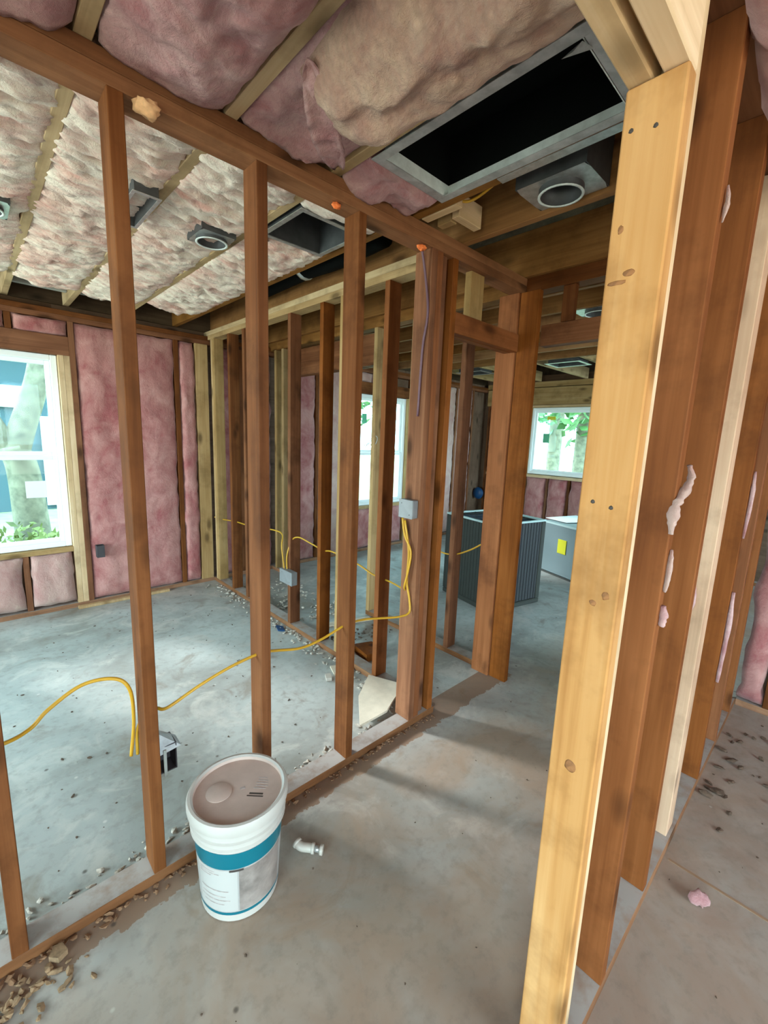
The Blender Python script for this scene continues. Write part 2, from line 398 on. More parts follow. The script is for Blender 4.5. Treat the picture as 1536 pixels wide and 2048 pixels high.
# ------------------------------------------------------------------ wall F: second partition along y, with the cased openings
wf = tag(empty('wall_closet', (2.38, 2.4, 0)), 'stud partition behind with wide headers over two openings', 'stud wall', kind='structure')
fx0, fx1 = 2.345, 2.434
for y, m in ((1.755, 'stud'), (2.20, 'tan'), (2.60, 'tan'), (3.86, 'tan'), (3.98, 'tan'), (4.12, 'tan')):
    board('stud', wf, fx0, fx1, y, y + .038, .038, Hb, M[m])
board('sole_plate', wf, fx0, fx1, 1.535, 2.64, 0, .037, M['sole'])
board('sole_plate', wf, fx0, fx1, 3.85, 4.228, 0, .037, M['sole'])
board('top_plate', wf, fx0, fx1, .34, 1.373, Hb, Ht, M['stud'])
board('top_plate', wf, fx0, fx1, 1.464, 4.319, Hb, Ht, M['joist_shaded'])
board('header', wf, fx0 + .024, fx1, .34, 1.277, 2.03, 2.14, M['stud'])
board('cripple_stud', wf, fx0 + .015, fx0 + .053, 1.10, 1.165, 2.141, Hb, M['stud'])
board('cripple_stud', wf, fx0 + .015, fx0 + .053, .70, .738, 2.141, Hb, M['stud'])
board('header', wf, fx0, fx0 + .04, 2.639, 3.859, 2.045, 2.28, M['stud'])
board('header', wf, fx1 - .04, fx1, 2.639, 3.859, 2.045, 2.28, M['stud'])
board('jack_stud', wf, fx0, fx1, .34, .378, 0.001, Hb, M['stud'])

# ------------------------------------------------------------------ wall C: back exterior wall along x
wc = tag(empty('wall_back', (1.6, 4.27, 0)), 'back exterior wall of studs packed with pink insulation', 'exterior wall', kind='structure')
cy0, cy1 = 4.23, 4.319
def sheath_x(parent, x0, x1, holes, y, z1=2.5):
    xs = x0
    for (a, b, zb, zt) in holes:
        board('sheathing_panel', parent, xs, a, y, y + .012, 0, z1, M['sheath'], 0)
        board('sheathing_panel', parent, a, b, y, y + .012, 0, zb, M['sheath'], 0)
        board('sheathing_panel', parent, a, b, y, y + .012, zt, z1, M['sheath'], 0); xs = b
    board('sheathing_panel', parent, xs, x1, y, y + .012, 0, z1, M['sheath'], 0)
W1 = (-.45, .553, .52, 2.02); W2 = (3.52, 4.42, .60, 2.02)
sheath_x(wc, -2.8, 6.5, [W1, W2], cy1 + .001)
board('sole_plate', wc, -2.8, 6.4, cy0, cy1, 0, .037, M['sole'])
board('top_plate', wc, -2.8, 6.4, cy0, cy1, 2.275, 2.313, M['stud'])
board('top_plate', wc, -2.8, 6.4, cy0, cy1, 2.3135, Hb + .03, M['stud'])
def rough_opening(parent, W, jm):
    a, b, zb, zt = W
    board('jack_stud', parent, b, b + .038, cy0, cy1, .038, zt, M[jm]); board('jack_stud', parent, b + .0385, b + .0765, cy0, cy1, .038, zt, M[jm])
    board('king_stud', parent, b + .077, b + .115, cy0, cy1, .038, 2.275, M['stud'])
    board('jack_stud', parent, a - .038, a, cy0, cy1, .038, zt, M[jm]); board('king_stud', parent, a - .0765, a - .0385, cy0, cy1, .038, 2.275, M['stud'])
    board('header', parent, a - .038, b + .0765, cy0, cy0 + .038, zt, zt + .14, M['stud']); board('header', parent, a - .038, b + .0765, cy1 - .038, cy1, zt, zt + .14, M['stud'])
    board('rough_sill', parent, a, b, cy0, cy1, zb - .038, zb, M['tan'])
rough_opening(wc, W1, 'pale'); rough_opening(wc, W2, 'tan')
for x in (-.18, .225): board('cripple_stud', wc, x, x + .038, cy0 + .012, cy1, .038, .481, M['stud'])
for x in (-.28, .262): board('cripple_stud', wc, x, x + .038, cy0 + .002, cy1, 2.161, 2.274, M['stud'])
for x in (1.395, ): board('stud', wc, x, x + .038, cy0, cy1, .038, 2.274, M['stud'])
board('stud', wc, 1.578, 1.69, cy0 - .01, cy0 + .03, .038, 2.274, M['tan'])
for x in (2.0, 2.50, 2.91, 3.30, 4.66, 5.07, 5.48, 5.9, -.95, -1.36, -1.77, -2.18, -2.6): board('stud', wc, x, x + .038, cy0, cy1, .038, 2.274, M['stud'])
k = 0
for (a, b, z0, z1, m) in ((-.41, -.185, .06, .475, 'ins_pale'), (-.14, .222, .06, .475, 'ins_pale'), (.268, .545, .06, .475, 'ins_pale'),
        (.672, 1.392, .05, 2.27, 'ins_wall'), (1.436, 1.575, .045, 2.27, 'ins_wall'), (1.80, 1.998, .05, 2.27, 'ins_wall'), (2.04, 2.34, .05, 2.27, 'ins_wall'),
        (2.54, 2.905, .045, 2.27, 'ins_wall'), (2.95, 3.297, .045, 2.27, 'ins_pale'), (3.34, 3.44, .05, 2.27, 'ins_pale'), (3.50, 3.75, 2.165, 2.27, 'ins_pale'), (3.80, 4.15, 2.165, 2.27, 'ins_pale'),
        (3.56, 3.90, .05, .56, 'ins_wall'), (3.94, 4.38, .05, .56, 'ins_wall'), (4.54, 4.655, .05, 2.27, 'ins_pale'), (4.70, 5.065, .05, 2.27, 'ins_pale'), (5.11, 5.475, .05, 2.27, 'ins_pale'), (5.52, 5.895, .05, 2.27, 'ins_pale'),
        (-.24, .258, 2.165, 2.272, 'ins_wall'), (.304, .626, 2.165, 2.272, 'ins_wall'), (-.91, -.53, .05, 2.27, 'ins_wall'), (-1.32, -.955, .05, 2.27, 'ins_wall')):
    wall_batt(wc, 'x', cy0 + .012, -1, a, b, z0, z1, M[m], seed=k); k += 1

# ------------------------------------------------------------------ windows
def window(name, label, axis, c, W, plane, rail=None, grid=()):
    """vinyl window; W = (u0,u1,z0,z1) opening; plane = inner face coordinate; axis x or y is the wall direction"""
    u0, u1, z0, z1 = W
    r = tag(empty(name, c), label, 'window', kind='structure')
    def B(n, a, b, p, q, d0, d1, m, bev=.004):
        return board(n, r, a, b, plane + d0, plane + d1, p, q, m, bev) if axis == 'x' else board(n, r, plane + d0, plane + d1, a, b, p, q, m, bev)
    f = .045
    B('window_frame', u0 + .003, u0 + f, z0 + .003, z1 - .003, .0, .07, M['vinyl']); B('window_frame', u1 - f, u1 - .003, z0 + .003, z1 - .003, .0, .07, M['vinyl'])
    B('window_frame', u0 + f, u1 - f, z1 - f, z1 - .003, .0, .07, M['vinyl']); B('window_frame', u0 + f, u1 - f, z0 + .003, z0 + f, .0, .07, M['vinyl'])
    zm = (z0 + z1) / 2 if rail is None else rail
    s = .032
    secs = [(z0 + f, zm, .012), (zm, z1 - f, .036)] if rail is not False else [(z0 + f, z1 - f, .02)]
    for (p, q, d) in secs:
        a, b = u0 + f + .001, u1 - f - .001
        B('sash', a, a + s, p, q, d, d + .022, M['vinyl'], .003); B('sash', b - s, b, p, q, d, d + .022, M['vinyl'], .003)
        B('sash', a + s, b - s, p, p + s, d, d + .022, M['vinyl'], .003); B('sash', a + s, b - s, q - s, q, d, d + .022, M['vinyl'], .003)
        B('window_pane', a + s, b - s, p + s, q - s, d + .009, d + .013, M['glass'], 0)
    return r, B
w1, B1 = window('window_1', 'white double-hung window on the left looking out at a forked tree', 'x', (.05, 4.26, .52), W1, 4.27, 1.255)
B1('window_sticker', .29, .42, .93, 1.06, .018, .0195, M['sticker'], 0)
w2, B2 = window('window_2', 'tall white window glimpsed between studs', 'x', (3.97, 4.26, .60), W2, 4.27, 1.29)
B2('window_sticker', 3.66, 3.74, 1.66, 1.78, .03, .0315, M['green'], 0)
W3 = (1.85, 3.42, 1.02, 2.02)
w3, B3 = window('window_3', 'short wide window over the light grey appliance cabinet', 'y', (6.33, 2.6, 1.02), W3, 6.33, False)
B3('window_sticker', 3.12, 3.22, 1.50, 1.64, .014, .0155, M['green'], 0)
B3('window_sticker', 3.05, 3.18, 1.84, 1.89, .014, .0155, M['yellow'], 0)

# ------------------------------------------------------------------ wall G: far exterior wall along y
wg = tag(empty('wall_far', (6.34, 2.0, 0)), 'far exterior wall with batts below the short window', 'exterior wall', kind='structure')
gx0, gx1 = 6.30, 6.389
for (a, b, zb, zt) in ((-3.2, W3[0], 0, 2.5), (W3[0], W3[1], 0, W3[2]), (W3[0], W3[1], W3[3], 2.5), (W3[1], 4.32, 0, 2.5)):
    board('sheathing_panel', wg, gx1 + .001, gx1 + .013, a, b, zb, zt, M['sheath'], 0)
board('sole_plate', wg, gx0, gx1, -3.2, 4.229, 0, .037, M['sole'])
board('top_plate', wg, gx0, gx1, -3.2, 4.229, Hb, Ht, M['tan'])
board('header', wg, gx0, gx0 + .038, 1.4, 4.22, 2.06, 2.31, M['tan'])
board('rough_sill', wg, gx0 - .03, gx1, W3[0] - .03, W3[1] + .03, .975, 1.013, M['pale'])
board('jack_stud', wg, gx0, gx1, W3[1] + .001, W3[1] + .075, .038, 2.055, M['tan'])
board('jack_stud', wg, gx0, gx1, W3[0] - .076, W3[0] - .001, .038, 2.055, M['tan'])
board('window_casing', wg, gx0 - .004, gx0 + .03, W3[0], W3[1], 2.021, 2.055, M['pale'])
for y in (2.3, 2.72, 3.05): board('cripple_stud', wg, gx0 + .01, gx1, y, y + .038, .038, .974, M['stud'])
for y in (3.80, 4.16, 1.40, 1.0, .6): board('stud', wg, gx0, gx1, y, y + .038, .038, 2.055, M['stud'])
board('blocking', wg, gx0, gx1, 3.50, 3.795, .95, .988, M['tan'])
board('blocking', wg, gx0, gx1, 3.842, 4.155, .95, .988, M['tan'])
for i, (a, b, z0, z1) in enumerate(((1.9, 2.296, .06, .97), (2.344, 2.716, .06, .97), (2.764, 3.046, .06, .97), (3.094, 3.41, .06, .97), (3.50, 3.79, .06, .94), (3.845, 4.15, .06, .94),
        (3.50, 3.79, 1.0, 2.05), (3.845, 4.15, 1.0, 2.05), (1.44, 1.77, .06, 2.05), (1.04, 1.39, .06, 2.05))):
    wall_batt(wg, 'y', gx0 + .012, -1, a, b, z0, z1, M['ins_wall'], seed=40 + i, bul=.05)

# ------------------------------------------------------------------ wall D: right partition in front, with the near door post
wd = tag(empty('wall_right', (1.6, .295, 0)), 'stud partition on the right starting at the thick door post', 'stud wall', kind='structure')
yD0, yD1 = .25, .339
board('jack_stud', wd, .835, .873, yD0, yD1, .0005, 2.073, M['fresh'], .003)['label'] = 'bright orange-tan near door post with nail holes'
board('king_stud', wd, .8735, .905, yD0 + .004, yD1, .0005, Hb, M['pale'], .003)
board('header', wd, -.35, .8725, yD0, yD0 + .038, 2.0745, 2.312, M['pale'], .003)
board('header', wd, -.35, .8725, yD1 - .038, yD1, 2.0745, 2.312, M['pale'], .003)
board('header_spacer', wd, -.30, .86, yD0 + .0385, yD1 - .0385, 2.10, 2.312, M['tan'], 0)
board('stud', wd, 1.126, 1.164, yD0, yD1, .038, Hb, M['rust'])
board('stud', wd, 1.50, 1.538, yD0 + .004, yD1, .038, Hb, M['rust'])
board('backing_stud', wd, 1.80, 1.889, .262, .306, .038, Hb - .01, M['rosy'])
for x in (2.24, 2.62, 2.99): board('stud', wd, x, x + .038, yD0, yD1, .038, Hb, M['rust'])
board('sole_plate', wd, .906, 3.2, yD0, yD1, 0, .037, M['sole'])
board('top_plate', wd, -2.7, 3.2, yD0, yD1, Hb, Hb + .038, M['stud'])
board('top_plate', wd, -2.7, 3.2, yD0, yD1, Hb + .0385, Ht, M['stud'])
def lump(name, parent, c, s, m, seed=0, sub=2, amp=.35):
    bm = bmesh.new(); bmesh.ops.create_icosphere(bm, subdivisions=sub, radius=1)
    for v in bm.verts:
        f = 1 + amp * noise.noise(v.co * 1.7 + Vector((seed * 5.1, 0, 0))) + amp * .6 * noise.noise(v.co * 4.3 + Vector((0, seed * 3.1, 0)))
        v.co = Vector((v.co.x * s[0], v.co.y * s[1], v.co.z * s[2])) * f
    o = bm_obj(name, bm, m, parent, True); o.location = Vector(c) - (wloc(parent) if parent else Vector()); return o
# nail heads in the near post
for i, (y, z) in enumerate(((.324, 2.008), (.287, 2.001), (.314, 1.396), (.281, 1.389))):
    o = lump('nail_head', wd, (.8352, y, z), (.0015, .0045, .0045), M['ink'], i, 1, .1)

for i, (y, z, a, b) in enumerate(((.301, 1.788, .010, .006), (.318, 1.775, .016, .004), (.271, 1.224, .007, .008), (.292, 1.205, .007, .006), (.296, .852, .012, .014), (.322, 1.86, .005, .007))):
    o = lump('knot', wd, (.8351, y, z), (.0008, a, b), M['knot'], 9 + i, 2, .25)

# ------------------------------------------------------------------ wall H: end wall of the right-hand room
wh = tag(empty('wall_end', (3.25, -1.4, 0)), 'end wall of the right-hand room with bright pink batts', 'exterior wall', kind='structure')
board('sheathing_panel', wh, 3.29, 3.302, -3.2, .24, 0, 2.5, M['sheath'], 0)
board('sole_plate', wh, 3.201, 3.289, -3.2, .249, 0, .037, M['sole']); board('top_plate', wh, 3.201, 3.289, -3.2, .249, Hb, Ht, M['stud'])
for i, y in enumerate((.09, -.32, -.73, -1.14, -1.6, -2.1, -2.6)):
    board('stud', wh, 3.201, 3.289, y, y + .038, .038, Hb, M['stud'])
    wall_batt(wh, 'y', 3.215, -1, y + .045, (.248, .085, -.325, -.735, -1.145, -1.605, -2.105)[i], .05, 2.31, M['ins_wall'], seed=60 + i, bul=.05)

# ------------------------------------------------------------------ shell behind the camera
ws = tag(empty('wall_rear', (-2.8, 0, 0)), 'rear wall behind the viewer with a patio opening and a window opening', 'wall', kind='structure')
def panel_y(parent, x, y0, y1, holes):
    ys = y0
    for (a, b, zb, zt) in holes:
        board('sheathing_panel', parent, x, x + .09, ys, a, 0, 2.5, M['sheath'], 0)
        if zb > 0: board('sheathing_panel', parent, x, x + .09, a, b, 0, zb, M['sheath'], 0)
        board('sheathing_panel', parent, x, x + .09, a, b, zt, 2.5, M['sheath'], 0); ys = b
    board('sheathing_panel', parent, x, x + .09, ys, y1, 0, 2.5, M['sheath'], 0)
panel_y(ws, -2.89, -3.2, 4.33, [(-2.1, .3, .1, 2.3), (1.9, 3.9, .6, 2.2)])
wn = tag(empty('wall_side', (2, -3.25, 0)), 'side wall of the right-hand room, out of view, with two openings', 'wall', kind='structure')
xs = -2.89
for (a, b, zb, zt) in ((-.6, 1.8, .4, 2.3), (3.4, 5.8, .6, 2.35), (6.5, 6.5, 0, 2.5)):
    if b > a:
        board('sheathing_panel', wn, xs, a, -3.29, -3.2, 0, 2.5, M['sheath'], 0)
        board('sheathing_panel', wn, a, b, -3.29, -3.2, 0, zb, M['sheath'], 0); board('sheathing_panel', wn, a, b, -3.29, -3.2, zt, 2.5, M['sheath'], 0); xs = b
    else: board('sheathing_panel', wn, xs, a, -3.29, -3.2, 0, 2.5, M['sheath'], 0)

# ------------------------------------------------------------------ ceiling: joists, batts, roof deck
ce = tag(empty('ceiling', (1.5, 1.5, 2.4)), 'open joist ceiling with sagging insulation between the joists', 'ceiling', kind='structure')
rf = tag(empty('roof', (1.5, 1.5, 2.7)), 'dark roof sheathing above the open joists', 'roof', kind='structure')
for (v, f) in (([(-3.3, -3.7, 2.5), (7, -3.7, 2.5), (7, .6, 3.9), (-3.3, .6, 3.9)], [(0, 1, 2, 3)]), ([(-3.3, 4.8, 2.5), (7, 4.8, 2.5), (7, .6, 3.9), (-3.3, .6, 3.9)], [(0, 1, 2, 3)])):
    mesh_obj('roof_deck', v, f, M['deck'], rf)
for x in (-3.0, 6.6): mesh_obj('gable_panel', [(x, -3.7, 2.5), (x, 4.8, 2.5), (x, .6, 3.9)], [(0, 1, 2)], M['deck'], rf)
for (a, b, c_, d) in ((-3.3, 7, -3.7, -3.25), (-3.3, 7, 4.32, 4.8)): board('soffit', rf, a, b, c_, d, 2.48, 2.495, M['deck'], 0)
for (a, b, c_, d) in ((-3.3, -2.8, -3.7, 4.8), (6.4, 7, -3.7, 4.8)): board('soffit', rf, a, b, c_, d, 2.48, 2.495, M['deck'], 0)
JX = [-2.5, -2.1, -1.7, -1.3, -.92, -.52, -.12, .262, .622, 1.002, 1.415, 1.755, 2.318, 2.68, 3.06, 3.47, 3.87, 4.27, 4.68, 5.1, 5.5, 5.9]
for x in JX:
    z1 = Ht + (.235 if x > 1.3 else .184)
    m = 'joist' if x < 1.1 else 'joist_shaded'
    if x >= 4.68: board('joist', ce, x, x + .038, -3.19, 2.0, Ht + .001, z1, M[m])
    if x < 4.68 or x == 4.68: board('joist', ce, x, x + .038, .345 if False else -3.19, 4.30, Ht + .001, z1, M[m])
for y in (2.05, 2.62, 3.3, 3.9): board('blocking', ce, 4.72, 6.29, y, y + .038, Ht + .001, Ht + .14, M['joist'])
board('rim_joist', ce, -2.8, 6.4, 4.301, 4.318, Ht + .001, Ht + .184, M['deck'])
board('blocking', ce, .30, .62, 4.06, 4.098, Ht + .05, Ht + .088, M['conduit'])
board('blocking', ce, .66, 1.0, 4.02, 4.058, Ht + .05, Ht + .088, M['conduit'])
board('blocking', ce, 1.46, 1.50, 1.19, 1.37, Ht + .002, Ht + .09, M['pale'])
board('blocking', ce, 1.545, 1.70, 1.24, 1.278, Ht + .005, Ht + .094, M['pale'])
board('blocking', ce, 1.55, 1.588, 1.285, 1.36, Ht + .001, Ht + .05, M['tan'])

def ceil_batt(x0, x1, y0, y1, m, seed, base=2.405, sag=.02, amp=.016, rag0=.0, rag1=.05, ridg=True, res=.018, over=.0, droop=0):
    L, W = y1 - y0, x1 - x0; nu, nv = max(8, int(W / res)), max(10, int(L / res))
    def fn(s, t):
        x = x0 + W * s; y = y0 + L * t
        e = (1 - abs(2 * s - 1) ** 4)
        yy = y
        if t == 1: yy += rag1 * fbm((x, seed, 0), 6)
        if t == 0: yy += rag0 * fbm((x, seed, 4), 6)
        if ridg:
            a = 1 - 2.2 * abs(fbm((x * 4.5 + seed + .3 * fbm((x, y, 2), 6, 2), y * 13, 0), 1, 4)); b = fbm((x * 14, y * 42, seed), 1, 3)
            h = amp * (.85 * a + .5 * b)
        else: h = amp * fbm((x, y, seed), 7, 5)
        z = base - sag * e - h * (0.35 + .65 * e)
        if droop: z -= (droop + .05 * fbm((x, seed, 2), 5, 3)) * math.exp(-((y - .195) / .07) ** 2)
        xx = x + (2 * s - 1) * over * (.5 + fbm((seed, y, 0), 5, 3))
        return (xx, yy, z)
    return sheet('insulation_batt', ce, M[m], nu, nv, fn, .10, (0, 0, 1))
# left room
bays = [(-.48, -.125), (-.08, .26), (.302, .62), (.662, 1.0), (1.042, 1.413)]
ends = [3.6, 3.62, 3.74, 3.78, 3.70]
for i, ((a, b), e) in enumerate(zip(bays, ends)):
    y0 = 1.47
    if i == 4:
        ceil_batt(a, b, 1.99, e, 'ins_ceil', i + 1, rag0=.03, over=.012, sag=.012, amp=.026, res=.013)
        ceil_batt(a, b, 1.47, 1.62, 'ins_ceil', 9, over=.006); continue
    ceil_batt(a, b, y0, e, 'ins_ceil', i + 1, over=.022, sag=.012, amp=.026, res=.013)
# hall, between the two near partitions
ceil_batt(-.48, -.125, .345, 1.37, 'ins_hall', 21, ridg=False, amp=.03, sag=.05, res=.015)
ceil_batt(-.08, .258, .345, 1.37, 'ins_hall', 22, ridg=False, amp=.03, sag=.04, res=.015)
def hall_a(s, t):
    x = .306 + .31 * s; y = .345 + 1.025 * t; e = (1 - abs(2 * s - 1) ** 4) * (1 - .6 * t ** 5)
    swirl = math.sin(14 * math.hypot(x - .47, (y - .95) * .8) + 3 * fbm((x, y, 3), 4, 3))
    z = 2.40 - .075 * e - e * (.035 * fbm((x, y, 5), 6, 4) + .010 * swirl + .008 * fbm((x, y, 2), 22, 3))
    return (x + (2 * s - 1) * .012 * fbm((0, y, 1), 9), y, z)
sheet('insulation_batt', ce, M['ins_hall'], 34, 90, hall_a, .1, (0, 0, 1))
ceil_batt(.664, 1.0, .345, 1.371, 'ins_hall', 24, base=2.412, ridg=False, amp=.03, sag=.03, res=.014)
def hall_b(s, t):   # the big drooping beige batt
    tt = t; y = .30 + .80 * t; w0, w1 = .655 + .03 * tt, .985 - .06 * tt
    x = w0 + (w1 - w0) * s
    edge = (1 - abs(2 * s - 1) ** 3); endf = 1 - max(0, (t - .80) / .20) ** 2
    z = 2.392 - (.105 * edge + .035 * s) * endf
    fold = math.sin(13 * s + 4 * t + 7 * fbm((x, y, 8), 3, 3)) * .009 + (abs(fbm((x, y * .7, 1), 5, 4)) - .2) * -.03
    z -= (fold + .026 * fbm((x, y, 7), 5, 5)) * edge * endf + .005 * fbm((x, y, 3), 26, 3)
    yy = y + (.05 * math.sin(PI * s) + .03 * fbm((x, 3, 0), 9)) * t
    return (x, yy, z)
sheet('insulation_batt', ce, M['ins_beige'], 44, 90, hall_b, .07, (0, 0, 1))['label'] = 'beige batt drooping out of the joist bay'
def flap(s, t):
    p0, p1 = Vector((.672, 1.02, 2.375)), Vector((.93, 1.24, 2.335))
    c = p0.lerp(p1, t); wd_ = (.012 + .03 * math.sin(PI * t) ** .6) * (2 * s - 1)
    d = Vector((.5, -.6, 0)).normalized()
    return c + d * wd_ + Vector((0, 0, -.03 * math.sin(PI * t) + .008 * fbm((s, t * 6, 0), 2) - .012 * (2 * s - 1) ** 2))
sheet('insulation_flap', ce, M['ins_hall'], 6, 26, flap, .006, (0, 0, 1))['label'] = 'torn pink facing strip hanging from the batt'
ceil_batt(1.042, 1.40, 1.225, 1.372, 'ins_hall', 26, ridg=False, amp=.03, sag=.035, res=.012)
# right-hand room
for i, (a, b) in enumerate([(-.48, -.125), (-.08, .26), (.302, .62), (.662, 1.0), (1.042, 1.413), (1.455, 1.752), (1.795, 2.315), (2.358, 2.678), (2.72, 3.06)]):
    ceil_batt(a, b, -1.6, .247, 'ins_right', 30 + i, ridg=False, amp=.04, sag=.05, res=.02, over=.03, rag1=0, droop=.15)

# ------------------------------------------------------------------ ducts in the ceiling
def box_open(name, parent, x0, x1, y0, y1, z0, z1, t, m):
    for (a, b, c_, d) in ((x0, x0 + t, y0, y1), (x1 - t, x1, y0, y1), (x0 + t, x1 - t, y0, y0 + t), (x0 + t, x1 - t, y1 - t, y1)):
        board(name, parent, a, b, c_, d, z0, z1, m, 0)
ra = tag(empty('return_air_duct', (1.22, .86, 2.4)), 'large rectangular sheet metal duct opening above the hall, black inside', 'duct')
box_open('duct_flange', ra, 1.048, 1.413, .51, 1.222, 2.3955, 2.398, .034, M['galvd'])
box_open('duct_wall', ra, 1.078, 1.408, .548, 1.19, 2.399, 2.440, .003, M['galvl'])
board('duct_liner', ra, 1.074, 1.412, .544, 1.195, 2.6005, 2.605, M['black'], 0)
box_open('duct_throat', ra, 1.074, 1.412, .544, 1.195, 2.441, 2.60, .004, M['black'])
mesh_obj('foil_tab', [(1.085, .55, 2.393), (1.12, .535, 2.39), (1.09, .60, 2.385), (1.083, .57, 2.38)], [(0, 1, 2), (0, 2, 3)], M['galv'], ra)
board('metal_strip', ra, 1.416, 1.452, .50, .98, 2.3935, 2.3955, M['galv'], 0)['label'] = 'shiny strip of foil tape'

def ring_bm(cx, cy, z0, z1, r, t=.004, seg=28):
    V, F = [], []
    for k in range(seg):
        a = 2 * PI * k / seg; c_, s_ = math.cos(a), math.sin(a)
        V += [(cx + r * c_, cy + r * s_, z0), (cx + r * c_, cy + r * s_, z1), (cx + (r - t) * c_, cy + (r - t) * s_, z1), (cx + (r - t) * c_, cy + (r - t) * s_, z0)]
    for k in range(seg):
        n = (k + 1) % seg
        for q in range(4): F.append((4 * k + q, 4 * n + q, 4 * n + (q + 1) % 4, 4 * k + (q + 1) % 4))
    return V, F
def plate_with_hole(cx, cy, z, hx, hy, r, seg=28):
    V, F = [], []
    for k in range(seg):
        a = 2 * PI * k / seg; c_, s_ = math.cos(a), math.sin(a); q = min(hx / max(abs(c_), 1e-6), hy / max(abs(s_), 1e-6))
        V += [(cx + r * c_, cy + r * s_, z), (cx + q * c_, cy + q * s_, z)]
    for k in range(seg):
        n = (k + 1) % seg; F.append((2 * k, 2 * n, 2 * n + 1, 2 * k + 1))
    return V, F
def round_boot(name, label, cx, cy, z, hx, hy, r, h=.20, rz=.022):
    o = tag(empty(name, (cx, cy, z)), label, 'duct boot')
    V, F = plate_with_hole(cx, cy, z, hx, hy, r); mesh_obj('mounting_plate', V, F, M['galv'], o)
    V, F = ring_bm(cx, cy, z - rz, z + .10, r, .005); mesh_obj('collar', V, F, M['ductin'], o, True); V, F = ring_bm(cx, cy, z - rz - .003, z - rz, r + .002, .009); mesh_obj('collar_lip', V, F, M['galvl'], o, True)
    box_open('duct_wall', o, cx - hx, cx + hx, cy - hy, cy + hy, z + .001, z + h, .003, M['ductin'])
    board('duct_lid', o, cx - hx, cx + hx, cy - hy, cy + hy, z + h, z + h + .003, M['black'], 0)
    return o
round_boot('register_boot', 'round galvanised register boot between dark joists above the hall', 1.652, .862, 2.412, .098, .13, .078)
round_boot('register_boot', 'small round vent collar poking through the left room insulation', .90, 2.16, 2.362, .078, .088, .068, .05, .014)
round_boot('register_boot', 'small round vent collar seen past the near door post header cripples', 3.20, 1.31, 2.40, .10, .15, .09)
round_boot('register_boot', 'partly visible round vent collar above the left window', .12, 2.55, 2.36, .09, .10, .075, .05, .012)
def rect_boot(label, x0, x1, y0, y1, z, h=.16, t=.02):
    o = tag(empty('duct_boot', ((x0 + x1) / 2, (y0 + y1) / 2, z)), label, 'duct boot')
    box_open('duct_flange', o, x0, x1, y0, y1, z, z + .003, t, M['galv'])
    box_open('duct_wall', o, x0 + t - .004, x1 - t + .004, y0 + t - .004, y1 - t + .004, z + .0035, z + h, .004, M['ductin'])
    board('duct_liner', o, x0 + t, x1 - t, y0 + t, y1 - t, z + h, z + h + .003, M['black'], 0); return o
rect_boot('narrow rectangular metal boot beside the first left room joist', .515, .615, 1.92, 2.26, 2.345, .05, .012)
rect_boot('large open rectangular duct with shiny crumpled left edge', 1.045, 1.375, 1.635, 1.975, 2.38, .18, .022)
rect_boot('far rectangular vent near the short window', 4.78, 5.10, 2.10, 2.50, 2.37, .12, .035)
rect_boot('far rectangular vent seen between the double door posts', 4.80, 5.12, 3.35, 3.75, 2.37, .12, .035)
rect_boot('greenish metal vent high in the closet gap', 2.72, 3.02, 3.75, 4.15, 2.37, .12, .03)
fl_ = tag(empty('flex_duct', (1.6, 2.2, 2.5)), 'black flexible duct lying over the middle partition plate', 'duct')
tube('duct_hose', [(1.60, 1.75, 2.50), (1.57, 2.1, 2.47), (1.6, 2.5, 2.50), (1.62, 3.2, 2.5)], .065, M['black'], fl_, 14)
tube('duct_band', [(1.585, 2.42, 2.492), (1.595, 2.45, 2.495)], .068, M['galv'], fl_, 14, False)

# ------------------------------------------------------------------ electrical
def cable(label, pts, m='cable', r=.0055, group=None):
    o = tube('cable', pts, r, M[m], None, 8, True, 1.0, loc=pts[0]); tag(o, label, 'cable', group); return o
Yc = 1.419
cable('yellow cable sagging in from the left to the low junction box', [(-.45, Yc, .60), (-.2, Yc + .06, .64), (-.021, Yc, .662), (.052, Yc + .04, .655), (.098, Yc + .05, .69), (.182, Yc + .05, .735), (.262, Yc + .03, .735), (.30, Yc + .02, .688), (.312, Yc + .05, .56), (.30, Yc + .06, .43)])
cable('yellow cable running through the front studs towards the hall doorway', [(.318, Yc + .055, .43), (.325, Yc + .055, .53), (.37, Yc + .03, .585), (.40, Yc, .592), (.509, Yc, .631), (.62, Yc, .66), (.736, Yc, .674), (.80, Yc, .663), (.911, Yc, .637), (1.01, Yc, .642), (1.147, Yc, .671), (1.25, Yc, .668), (1.356, Yc - .01, .650), (1.46, Yc - .02, .632), (1.525, Yc - .03, .64), (1.535, Yc - .02, .70), (1.53, Yc, .80), (1.528, Yc - .005, .95), (1.528, Yc + .03, 1.10)])
cable('second yellow cable strapped down the corner stud below the metal box', [(1.526, Yc + .045, 1.11), (1.52, Yc + .02, 1.03), (1.527, Yc - .02, .95), (1.522, Yc - .012, .85), (1.527, Yc + .012, .76), (1.62, 1.50, .70), (1.745, 1.74, .655), (1.745, 1.9, .66), (1.745, 2.054, .691), (1.745, 2.32, .712), (1.745, 2.43, .70), (1.74, 2.594, .722), (1.735, 2.727, .735), (1.72, 2.80, .70), (1.69, 2.82, .58), (1.685, 2.81, .46)])
cable('yellow cable threading the far studs of the middle partition', [(1.675, 2.83, .46), (1.68, 2.88, .64), (1.72, 2.94, .719), (1.745, 3.137, .718), (1.745, 3.53, .68), (1.745, 3.80, .672), (1.745, 4.12, .645), (1.70, 4.19, .66)])
cable('yellow cable looping behind the doorway in front of the dark condenser', [(2.39, 2.22, .80), (2.39, 2.0, .73), (2.39, 1.883, .703), (2.39, 1.773, .715), (2.39, 1.652, .772), (2.39, 1.55, .84)])
